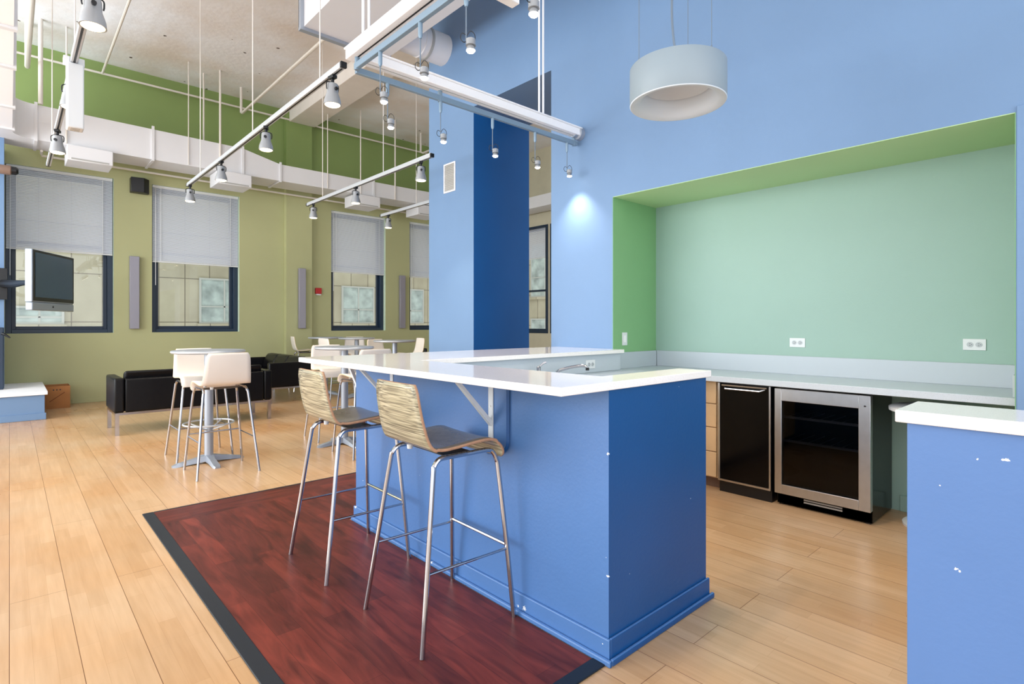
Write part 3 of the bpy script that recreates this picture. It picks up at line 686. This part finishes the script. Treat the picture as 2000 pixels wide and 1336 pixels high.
sofa('long black leather sofa with its back to the small round table', (.89, 7.76, 0), 0, 1.76, 2, sg)
sofa('black leather sofa facing sideways, three back cushions catching blue daylight', (3.80, 9.15, 0), 90, 1.85, 3, sg)
# black chair glimpsed past the far table
t = thing('black_chair', 'black upholstered chair glimpsed between far table and blue column', 'chair', (5.85, 9.30, 0), -20)
build('seat', MB().box(-.24, -.24, .42, .24, .24, .50), LEATHER, t, bevel=.02)
build('backrest', MB().box(.18, -.24, .50, .24, .24, .82), LEATHER, t, bevel=.02)
for sx in (-.21, .19):
    for sy in (-.21, .19): build('leg', MB().box(sx, sy, 0, sx+.025, sy+.025, .42), BLACK, t)

# ================================================================== BENCH CORNER, TV, BOX
t = thing('bench_platform', 'low pale blue bench with a white top below the television', 'bench', (0, 0, 0))
build('body', MB().box(-2.2, 9.80, 0, .355, 11.385, .335), BLUE, t, smooth=False, bevel=.003)
build('top', MB().box(-2.2, 9.77, .335, .385, 11.39, .382), WHITE, t, bevel=.004)
build('baseboard', MB().box(-2.2, 9.785, 0, .37, 9.80, .09), BLUE, t, bevel=.004)
struct('wall_left', MB().box(-2.2, 10.60, .383, -.055, 11.39, 3.95), BLUE, 'pale blue wall pier standing on the low bench', 'wall')
t = thing('dark_cabinet', 'dark navy cabinet standing on the bench against the blue pier', 'cabinet', (0, 0, 0))
build('body', MB().box(-.70, 10.40, .383, -.06, 10.598, 1.245), WINFR, t, bevel=.006)
build('handle', MB().tube([(-.07, 10.40, 1.16), (-.05, 10.37, 1.15), (.01, 10.36, 1.10)], [.02, .018, .01], 8), BLACK, t)
# TV
ang = math.degrees(math.atan2(.9, .45))
t = thing('television', 'flat silver-framed television on a swing arm before the first window', 'television', (.425, 9.15, 1.46), ang)
# local: x along the screen (near edge = -x), normal = -y
hw = .50
build('housing', MB().box(-hw, .0, .10, hw, .075, .735), SILVER, t, bevel=.008)
build('bezel', MB().box(-hw+.012, -.008, .115, hw-.012, -.0005, .728), BLACK, t, bevel=.003)
build('screen', MB().box(-hw+.05, -.0105, .16, hw-.05, -.0085, .70), SCREEN, t)
build('speaker_bar', MB().box(-hw, -.004, 0, hw, .07, .096), SILVER, t, bevel=.01)
build('sensor', MB().lathe([(.012, 0), (.012, -.004)], (-.04, -.004, .05), 12, 'Y'), BLACK, t)
m = MB(); m.box(-.16, .076, .22, .16, .10, .52)
ma = build('swing_arm', m.tube([(-.05, .10, .37), (-.05, .14, .37)], .04, 12), BLACK, t)
# world-space arm rebuilt in local space
inv = Matrix.Translation((.425, 9.15, 1.46)) @ Matrix.Rotation(math.radians(ang), 4, 'Z'); inv = inv.inverted()
def L(p): return tuple(inv @ Vector(p))
m = MB(); m.tube([L((-.06, 10.52, 1.86)), L((.06, 10.05, 1.84)), L((.13, 9.60, 1.83)), L((.27, 9.20, 1.83))], [.06, .05, .035, .03], 10); build('swing_arm', m, BLACK, t)
m = MB(); m.box(-.10, -.03, -.22, .10, .03, .22); o = build('wall_plate', m, BLACK, t, bevel=.004); o.matrix_local = inv @ Matrix.Translation((-.12, 10.565, 1.86))
t = thing('cardboard_box', 'open brown cardboard box on the floor beside the bench', 'box', (.537, 11.10, 0))
m = MB(); m.box(-.148, -.19, 0, .16, .19, .006).box(-.148, -.19, .006, .16, -.185, .34).box(-.148, .185, .006, .16, .19, .34).box(-.148, -.185, .006, -.143, .185, .34).box(.155, -.185, .006, .16, .185, .34)
build('carton', m, CARD, t, smooth=False)
m = MB(); m.box(-.142, -.182, .24, .154, .184, .25); build('contents', m, CARDIN, t)
m = MB()
for k in (-.04, 0, .04): m.lathe([(.010, 0), (.010, -.001)], (k, -.1902, .285), 10, 'Y')
build('hand_hole', m, BLACK, t)
m = MB(); m.hexa([(-.09, -.1915, .11), (-.085, -.1915, .105), (-.085, -.1901, .105), (-.09, -.1901, .11)], [(.09, -.1915, .245), (.095, -.1915, .24), (.095, -.1901, .24), (.09, -.1901, .245)]); build('print_line', m, CARDIN, t)

# ================================================================== WALL ITEMS
def sconce(x, w_, z0, z1, label, rz=0, yw=WY):
    t = thing('wall_sconce', label, 'wall light', (x, yw, z0), 0, 'tall grey wall fixtures between the windows')
    build('housing', MB().box(-w_/2, -.085, 0, w_/2, -.012, z1-z0), SCONCE, t, bevel=.006)
    build('wall_plate', MB().box(-w_*.35, -.012, .2, w_*.35, 0, z1-z0-.2), GREYM, t)
sconce(1.585, .14, 1.21, 2.455, 'tall narrow grey wall fixture below the black loudspeaker')
sconce(4.43, .14, 1.20, 2.43, 'tall narrow grey wall fixture on the green pilaster', yw=WY-.12)
sconce(6.86, .14, 1.19, 2.435, 'tall narrow grey wall fixture beside the third window')
t = thing('loudspeaker', 'black box loudspeaker high on the green wall between two windows', 'loudspeaker', (1.655, WY, 3.665))
build('cabinet', MB().prism([(-.135, -.18), (.05, -.21), (.135, -.12), (.135, -.03), (-.135, -.03)], -.125, .125), BLACK, t, bevel=.006)
build('wall_mount', MB().box(-.03, -.03, -.05, .03, 0, .05), BLACK, t)
t = thing('fire_alarm', 'small red fire alarm beside the green pilaster', 'alarm', (4.835, WY, 1.90))
build('housing', MB().box(-.065, -.05, .03, .065, 0, .155), RED, t, bevel=.006); build('strobe', MB().box(-.055, -.045, 0, .055, 0, .028), IVORY, t, bevel=.004)
t = thing('thermostat_grille', 'framed white vent grille on the pale face of the blue column', 'vent', (XW, 5.37, 3.05))
m = MB(); a, bb = .115, .175
m.box(-.012, -a, -bb, 0, -a+.018, bb).box(-.012, a-.018, -bb, 0, a, bb).box(-.012, -a+.018, -bb, 0, a-.018, -bb+.018).box(-.012, -a+.018, bb-.018, 0, a-.018, bb)
build('frame', m, WHITE, t, bevel=.002); m = MB()
for k in range(16): m.box(-.006, -a+.018, -bb+.022+k*.0205, -.002, a-.018, -bb+.034+k*.0205)
m.box(-.002, -a+.018, -bb+.018, 0, a-.018, bb-.018); build('grille', m, GRILLE, t)
t = thing('horn_spotlight', 'brown spotlight with black cap sticking out in front of the first blind', 'light', (-.02, 10.35, 3.43))
build('housing', MB().lathe([(.05, -.20), (.065, -.16), (.065, .03), (.055, .04)], seg=18, axis='X'), BROWN, t)
build('cap', MB().lathe([(.058, .04), (.056, .09), (.035, .115)], seg=18, axis='X'), BLACK, t)
build('bracket', MB().tube([(-.10, 0, 0), (-.10, .24, 0)], .015, 8), BLACK, t)

# ================================================================== DUCTS
t = thing('air_duct', 'long white rectangular air duct along the green window wall', 'duct', (0, 0, 0))
YF, YB = 10.40, 11.0
secs = [(.28, 3.93, 4.435), (3.05, 3.935, 4.40), (3.70, 3.94, 4.245), (XE-.02, 3.98, 4.27)]
m = MB(); m.loft([[(x, YF, z0), (x, YB, z0), (x, YB, z1), (x, YF, z1)] for x, z0, z1 in secs]); build('straight_run', m, DUCTM, t, smooth=False)
m = MB(); rings = []
for k in range(9):
    a = math.radians(90 + 90*k/8); ci, si = math.cos(a), math.sin(a)
    q = lambda r, z: (.28 + r*ci, 10.15 + r*si, z)
    rings.append([q(.25, 3.93), q(.85, 3.93), q(.85, 4.435), q(.25, 4.435)])
m.loft(rings); build('elbow', m, DUCTM, t, ang=30)
for x in (.28, 1.70, 3.05, 3.70, 5.6, 7.6):
    z0 = 3.93 if x < 3 else 3.935; z1 = 4.435 if x < 3 else (4.40 if x < 3.5 else 4.25)
    build('flange', MB().box(x-.018, YF-.022, z0-.02, x+.018, YF-.001, z1+.03).box(x-.018, YF-.001, z0-.02, x+.018, YB, z0-.001), DUCTM, t)
for x, y, r in ((.62, 10.38, .012), (2.68, 10.38, .018), (2.20, 10.385, .008), (2.50, 10.7, .014), (5.3, 10.385, .012), (6.1, 10.385, .016), (4.6, 10.385, .010), (7.0, 10.385, .010)):
    build('hanger_rod', MB().tube([(x, y, 3.95 if y < 10.5 else 4.43), (x, y, CZ)], r, 8), PIPEM, t)
for x in (.62, 2.62, 5.15, 6.62):
    df = build('diffuser', MB().box(x, 10.30, 3.70, x+.55, 10.80, 3.925), DUCTM, t, bevel=.01)
    build('slot', MB().box(x+.05, 10.294, 3.715, x+.50, 10.30, 3.735), GRILLE, df)
t = thing('air_duct', 'white rectangular duct with stepped flanges overhead by the blue pier', 'duct', (0, 0, 0))
build('trunk', MB().box(-.57, -4.5, 3.93, .03, 10.10, 4.435), WHITE, t, smooth=False)
for y in (10.02, 9.0, 7.6, 6.6, 5.7, 4.7): build('flange', MB().box(-.59, y-.03, 3.905, .055, y+.03, 3.929).box(.031, y-.03, 3.929, .055, y+.03, 4.45), DUCTM, t)
t = thing('air_duct', 'big square-ended white duct high above the light rail corner', 'duct', (0, 0, 0))
build('trunk', MB().box(2.27, -2.0, 4.40, 3.26, 5.75, 5.10), DUCTM, t, smooth=False)
build('end_flange', MB().box(2.235, 5.70, 4.365, 3.295, 5.76, 4.399).box(2.235, 5.70, 4.399, 2.269, 5.76, 5.13).box(3.261, 5.70, 4.399, 3.295, 5.76, 5.13).box(2.235, 5.751, 4.399, 3.295, 5.76, 5.13), GREYM, t)
build('seam_flange', MB().box(2.25, 3.55, 4.38, 3.28, 3.59, 4.399), DUCTM, t)
for x in (2.3, 3.22): build('hanger_rod', MB().tube([(x, 4.9, 5.10), (x, 4.9, CZ)], .008, 8), PIPEM, t)
build('round_branch', MB().lathe([(.18, 0), (.18, .28), (.187, .285), (.187, .30), (.18, .305), (.18, .64)], (3.261, 5.5, 4.62), 28, 'X'), DUCTM, t)
build('strap', MB().lathe([(.184, .36), (.19, .36), (.19, .39), (.184, .39)], (3.261, 5.5, 4.62), 28, 'X', cap=(False, False)).tube([(3.64, 5.5, 4.80), (3.64, 5.5, CZ)], .007, 6), GRILLE, t)
t = thing('air_duct', 'white duct run along the beige end wall seen in the gap', 'duct', (0, 0, 0))
build('trunk', MB().box(9.2, 5.0, 4.05, 9.7, WY-1.1, 4.32), DUCTM, t, smooth=False)
build('hanger_rod', MB().tube([(9.22, 9.5, 4.3), (9.22, 9.5, CZ)], .012, 8), PIPEM, t)

# pipes and conduits
def pipe(label, path, r, m=PIPEM, seg=8, n=0):
    o = build('pipe', MB().tube(path, r, seg), m); tag(o, label, 'pipe'); return o
pipe('thin cream pipe along the top of the moss green wall', [(-.5, 11.25, 5.425), (XE, 11.25, 5.425)], .018)
pipe('thin cream pipe just below the long wall duct', [(.36, 10.93, 3.911), (.36, 11.05, 3.90), (.37, 11.2, 3.90), (XE-.1, 11.2, 3.90)], .018)
pipe('sprinkler pipe dropping from the ceiling and running toward the bar beside the second track', [(3.16, 10.87, CZ), (3.16, 10.87, 5.20), (3.16, 10.80, 5.17), (3.16, 2.0, 5.17)], .024)
pipe('sprinkler pipe dropping from the ceiling near the blue column', [(6.95, 10.7, CZ), (6.95, 10.7, 5.22), (6.95, 10.6, 5.18), (6.95, 6.0, 5.18)], .024)
pipe('sprinkler pipe elbow hanging by the stepped duct', [(.19, 10.6, CZ), (.19, 10.6, 5.02), (.19, 10.5, 4.98), (.19, 3.0, 4.98)], .030)
pipe('slim pipe branching off the upper wall pipe toward the room', [(1.13, 11.2, 5.42), (1.13, 5.0, 5.42)], .018)
pipe('vertical cream pipe from the ceiling to the elbow of the duct', [(.33, 10.36, 4.44), (.33, 10.36, CZ)], .028)

# ================================================================== TRACK LIGHTING
TZ = 3.05
lamp_proto = None
def make_spot(label):
    t = thing('track_spotlight', label, 'spotlight', group='silver spotlights on the ceiling tracks')
    # local origin = bottom face of the track
    build('adapter', MB().box(-.018, -.03, -.022, .018, .03, 0).tube([(0, 0, -.022), (0, 0, -.045)], .012, 10), BLACK, t, bevel=.002)
    build('yoke', MB().tube(bez([(.0, 0, -.045), (.042, 0, -.055), (.047, 0, -.085), (.044, 0, -.105)], 5), .004, 6).tube(bez([(.0, 0, -.045), (-.042, 0, -.055), (-.047, 0, -.085), (-.044, 0, -.105)], 5), .004, 6), BLACK, t)
    build('housing', MB().lathe([(.018, -.052), (.034, -.058), (.038, -.075), (.040, -.125), (.044, -.135), (.057, -.175), (.060, -.205), (.054, -.205), (.050, -.18)], seg=24, cap=(True, False)), SPOTM, t, ang=50)
    build('lens', MB().lathe([(.052, -.2035), (.045, -.209), (.02, -.213)], seg=24), BULBW, t, ang=60)
    build('knob', MB().lathe([(.012, 0), (.012, -.012)], (0, -.040, -.10), 12, 'Y'), BLACK, t)
    return t
spots = []
def spot_light(loc, e, col, size=75, r=.04, blend=.6, tgt=None):
    l = bpy.data.lights.new('lamp_beam', 'SPOT'); l.energy = e; l.color = col; l.spot_size = math.radians(size); l.spot_blend = blend; l.shadow_soft_size = r
    o = bpy.data.objects.new('lamp_beam', l); COL.objects.link(o); o.location = loc
    if tgt: o.rotation_euler = (Vector(tgt)-Vector(loc)).to_track_quat('-Z', 'Y').to_euler()
    return o
WARM = (1.0, .84, .64)
def track(x, y0, y1, label, wires):
    t = thing('lighting_track', label, 'lighting track', (x, 0, TZ), group='silver ceiling light tracks')
    build('rail', MB().box(-.02, y0, -.016, .02, y1, .02).box(-.014, y0, .02, .014, y1, .032), ALU, t, bevel=.004)
    build('slot', MB().box(-.006, y0+.01, -.0175, .006, y1-.01, -.0155), BLACK, t)
    for ya in (y0-.02, y1): build('end_cap', MB().box(-.021, ya, -.017, .021, ya+.02, .021), BLACK, t)
    for y in wires: build('suspension_wire', MB().tube([(0, y, .03), (0, y, CZ-TZ)], .005, 6), PIPEM, t)
    return t
track(.318, .6, 7.92, 'ceiling track nearest the stepped duct, passing the white vented box', (4.6, 7.2))
track(1.67, 3.53, 7.90, 'ceiling track ending beside the corner of the white light rail', (3.9, 5.4, 7.3))
track(3.25, 4.80, 8.02, 'ceiling track that ends below the third window and disappears behind the blue column', (5.8, 7.5))
track(4.47, 6.2, 8.04, 'short visible ceiling track in front of the third blind', (7.0,))
TR = [(.318, 3.55, 'spotlight highest up on the track nearest the stepped duct'), (.318, 4.98, 'spotlight half hidden behind the white vented box'), (.318, 6.38, 'spotlight at the wall end of the track nearest the stepped duct'),
      (1.67, 3.69, 'large spotlight at the rail-corner end of the second track'), (1.67, 5.04, 'second spotlight from the rail corner on the second track'), (1.67, 6.43, 'third spotlight from the rail corner on the second track, under the duct diffuser'), (1.67, 7.80, 'last spotlight of the second track in front of the second blind'),
      (3.25, 5.0, 'spotlight on the third track touching the edge of the blue column'), (3.25, 6.5, 'middle spotlight on the third track'), (3.25, 7.82, 'last spotlight of the third track in front of the green pilaster'),
      (4.47, 7.82, 'only visible spotlight of the track in front of the third blind')]
sp = None
for x, y, lab in TR:
    if sp is None: sp = make_spot(lab); sp.location = (x, y, TZ-.0155)
    else: dup(sp, lab, (x, y, TZ-.0155), random.uniform(-30, 30))
    spot_light((x, y, TZ-.26), 24, WARM, 90)
t = thing('vented_box', 'white vertical box with vent slots clamped to the ceiling track', 'box', (.325, 4.70, 2.60))
build('housing', MB().box(-.045, -.05, 0, .045, .05, .432), IVORY, t, bevel=.008)
for a_, b_ in ((-.062, -.0275), (.0135, .05)): build('clamp', MB().box(a_, -.03, .425, b_, .03, .475), IVORY, t, bevel=.004)
m = MB()
for k in range(3): m.box(-.025, -.035+k*.03, -.0015, .025, -.022+k*.03, .001)
build('vent_slot', m, GRILLE, t)

# light rail frame over the bar, with pendants
RX, RY, RZ = 1.66, 3.33, 3.05
t = thing('light_rail', 'white L-shaped light rail with blue-grey lower bar hanging over the bar', 'light rail', (0, 0, 0))
def chan(a, b, ax):
    m = MB(); w_ = .045
    if ax == 'Y': m.box(RX-w_, a, RZ-.03, RX+w_, b, RZ+.03).box(RX-w_-.012, a, RZ+.03, RX+w_+.012, b, RZ+.042)
    else: m.box(a, RY-w_, RZ-.03, b, RY+w_, RZ+.03).box(a, RY-w_-.012, RZ+.03, b, RY+w_+.012, RZ+.042)
    return m
build('channel', chan(.3, RY+.045, 'Y'), WHITE, t, bevel=.004)
build('channel', chan(RX+.058, XW-.03, 'X'), WHITE, t, bevel=.004)
build('slot', MB().box(RX-.005, .35, RZ-.0315, RX+.005, RY-.02, RZ-.0295), BLACK, t)
build('slot', MB().box(RX+.07, RY-.004, RZ-.0315, XW-.1, RY+.004, RZ-.0295), GRILLE, t)
build('lower_bar', MB().box(RX-.014, .3, 2.945, RX+.014, RY-.01, 2.985), BLUEGREY, t, bevel=.003)
build('lower_bar', MB().box(RX+.02, RY+.016, 2.945, XW-.02, RY+.044, 2.985), BLUEGREY, t, bevel=.003)
for x, y in ((RX, RY-.03), (XW-.06, RY+.03), (RX, 2.2), (2.35, RY+.03)): build('spacer', MB().tube([(x, y, 2.94), (x, y, RZ-.02)], .016, 10), BLUEGREY, t)
build('wall_socket', MB().lathe([(.06, 0), (.06, -.05), (.045, -.06), (.045, -.10)], (XW, RY, RZ), 20, 'X'), GREYM, t)
for x, y in ((3.36, RY), (3.41, RY), (RX-.01, 3.2), (RX+.03, 3.2)): build('drop_rod', MB().tube([(x, y, RZ+.04), (x, y, CZ)], .009, 8), WHITE, t)
build('cross_arm', MB().box(RX+.05, 2.17, RZ-.02, 2.04, 2.23, RZ+.02), WHITE, t, bevel=.004)
pp = None
def make_pendant(label):
    t = thing('pendant_spotlight', label, 'pendant light', group='little halogen pendants on the light rail')
    build('stem', MB().lathe([(.007, -.10), (.012, -.085), (.013, 0)], seg=12), BLUEGREY, t)
    build('wire', MB().tube([(0, 0, -.09), (0, 0, -.27)], .0035, 6), CORD, t)
    build('loop', MB().tube(bez([(0, 0, -.24), (-.02, 0, -.23), (-.028, 0, -.255), (-.012, 0, -.275), (.01, 0, -.265)], 5), .002, 5).tube(bez([(0, 0, -.25), (.02, 0, -.22), (.04, 0, -.235), (.045, 0, -.265)], 5), .002, 5), BLACK, t)
    build('lamp_holder', MB().lathe([(.012, -.255), (.024, -.262), (.024, -.288), (.026, -.292)], (.022, 0, 0), 16), SPOTM, t)
    build('reflector', MB().lathe([(.013, -.290), (.018, -.298), (.0225, -.314), (.023, -.316)], (.022, 0, 0), 20, cap=(True, False)), SPOTM, t, ang=70)
    build('bulb', MB().lathe([(.017, -.305), (.0205, -.312), (.021, -.318), (.017, -.324), (.009, -.326)], (.022, 0, 0), 20), BULBC, t, ang=70)
    return t
PEND = [(RX, 1.70, 'halogen pendant hanging highest in the gap in front of the blue wall'), (RX, 2.15, 'halogen pendant hanging just before the blue wall by the big duct'), (RX, 2.56, 'halogen pendant overlapping the light rail'), (RX, 3.0, 'halogen pendant nearest the rail corner on the duct side'),
        (1.915, RY+.03, 'first halogen pendant along the wall rail from the corner'), (2.355, RY+.03, 'halogen pendant in front of the pale column face'), (2.86, RY+.03, 'halogen pendant in front of the dark blue column face'), (3.34, RY+.03, 'halogen pendant in front of the gap beside the column'), (3.75, RY+.03, 'last halogen pendant close to the blue wall, lighting it')]
for x, y, lab in PEND:
    if pp is None: pp = make_pendant(lab); pp.location = (x, y, 2.96)
    else: dup(pp, lab, (x, y, 2.96), -42)
    wall = x > 3.7
    aim = (3.2, .9, 0) if y < 2.3 else None     # beams nearest the opening, aimed and boosted as added fill for the floor
    spot_light((x+.015, y-.02, 2.61), 26 if wall else (26 if aim else 9), (1.0, .80, .60) if aim else (1.0, .86, .80), 104 if wall else 76, .03, 1.0, aim)

# big drum pendant
t = thing('drum_pendant', 'large white drum pendant on thin wires in front of the blue wall', 'pendant light', (2.485, 1.483, 2.405))
R = .232; DH = .185
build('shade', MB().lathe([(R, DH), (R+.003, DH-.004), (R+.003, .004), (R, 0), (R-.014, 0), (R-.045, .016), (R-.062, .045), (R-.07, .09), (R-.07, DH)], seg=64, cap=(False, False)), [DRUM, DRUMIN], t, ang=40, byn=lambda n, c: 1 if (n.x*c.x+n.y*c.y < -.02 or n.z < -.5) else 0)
build('inner_dish', MB().lathe([(R-.0705, .085), (.10, .125), (.02, .135)], seg=48, cap=(False, True)), DRUMIN, t, ang=60)
build('top_plate', MB().lathe([(R-.003, DH-.008), (R-.003, DH-.001)], seg=64), DRUM, t)
fwv = Vector((math.cos(math.radians(TH)), math.sin(math.radians(TH)), 0)); rtv = Vector((fwv.y, -fwv.x, 0))
for a, b in ((-.205, -.05), (.105, -.185), (.112, .185)):
    q = rtv*a + fwv*b
    build('suspension_wire', MB().tube([(q.x, q.y, DH), (q.x, q.y, CZ-2.405)], .0020, 6).lathe([(.006, 0), (.004, .02)], (q.x, q.y, DH), 8), CORD, t)
build('power_cord', MB().tube(bez([tuple(rtv*.005 + Vector((0, 0, DH))), tuple(rtv*-.008 + Vector((0, 0, .25))), tuple(rtv*-.022 + Vector((0, 0, .36))), tuple(rtv*-.028 + Vector((0, 0, .50))), tuple(rtv*-.02 + Vector((0, 0, .8))), (0, 0, 1.6), (0, 0, CZ-2.405)], 8), .006, 8), CORD, t)
spot_light((2.485, 1.483, 2.45), 34, (1.0, .84, .66), 135, .06, .9)      # added fill under the drum to brighten floor and counter
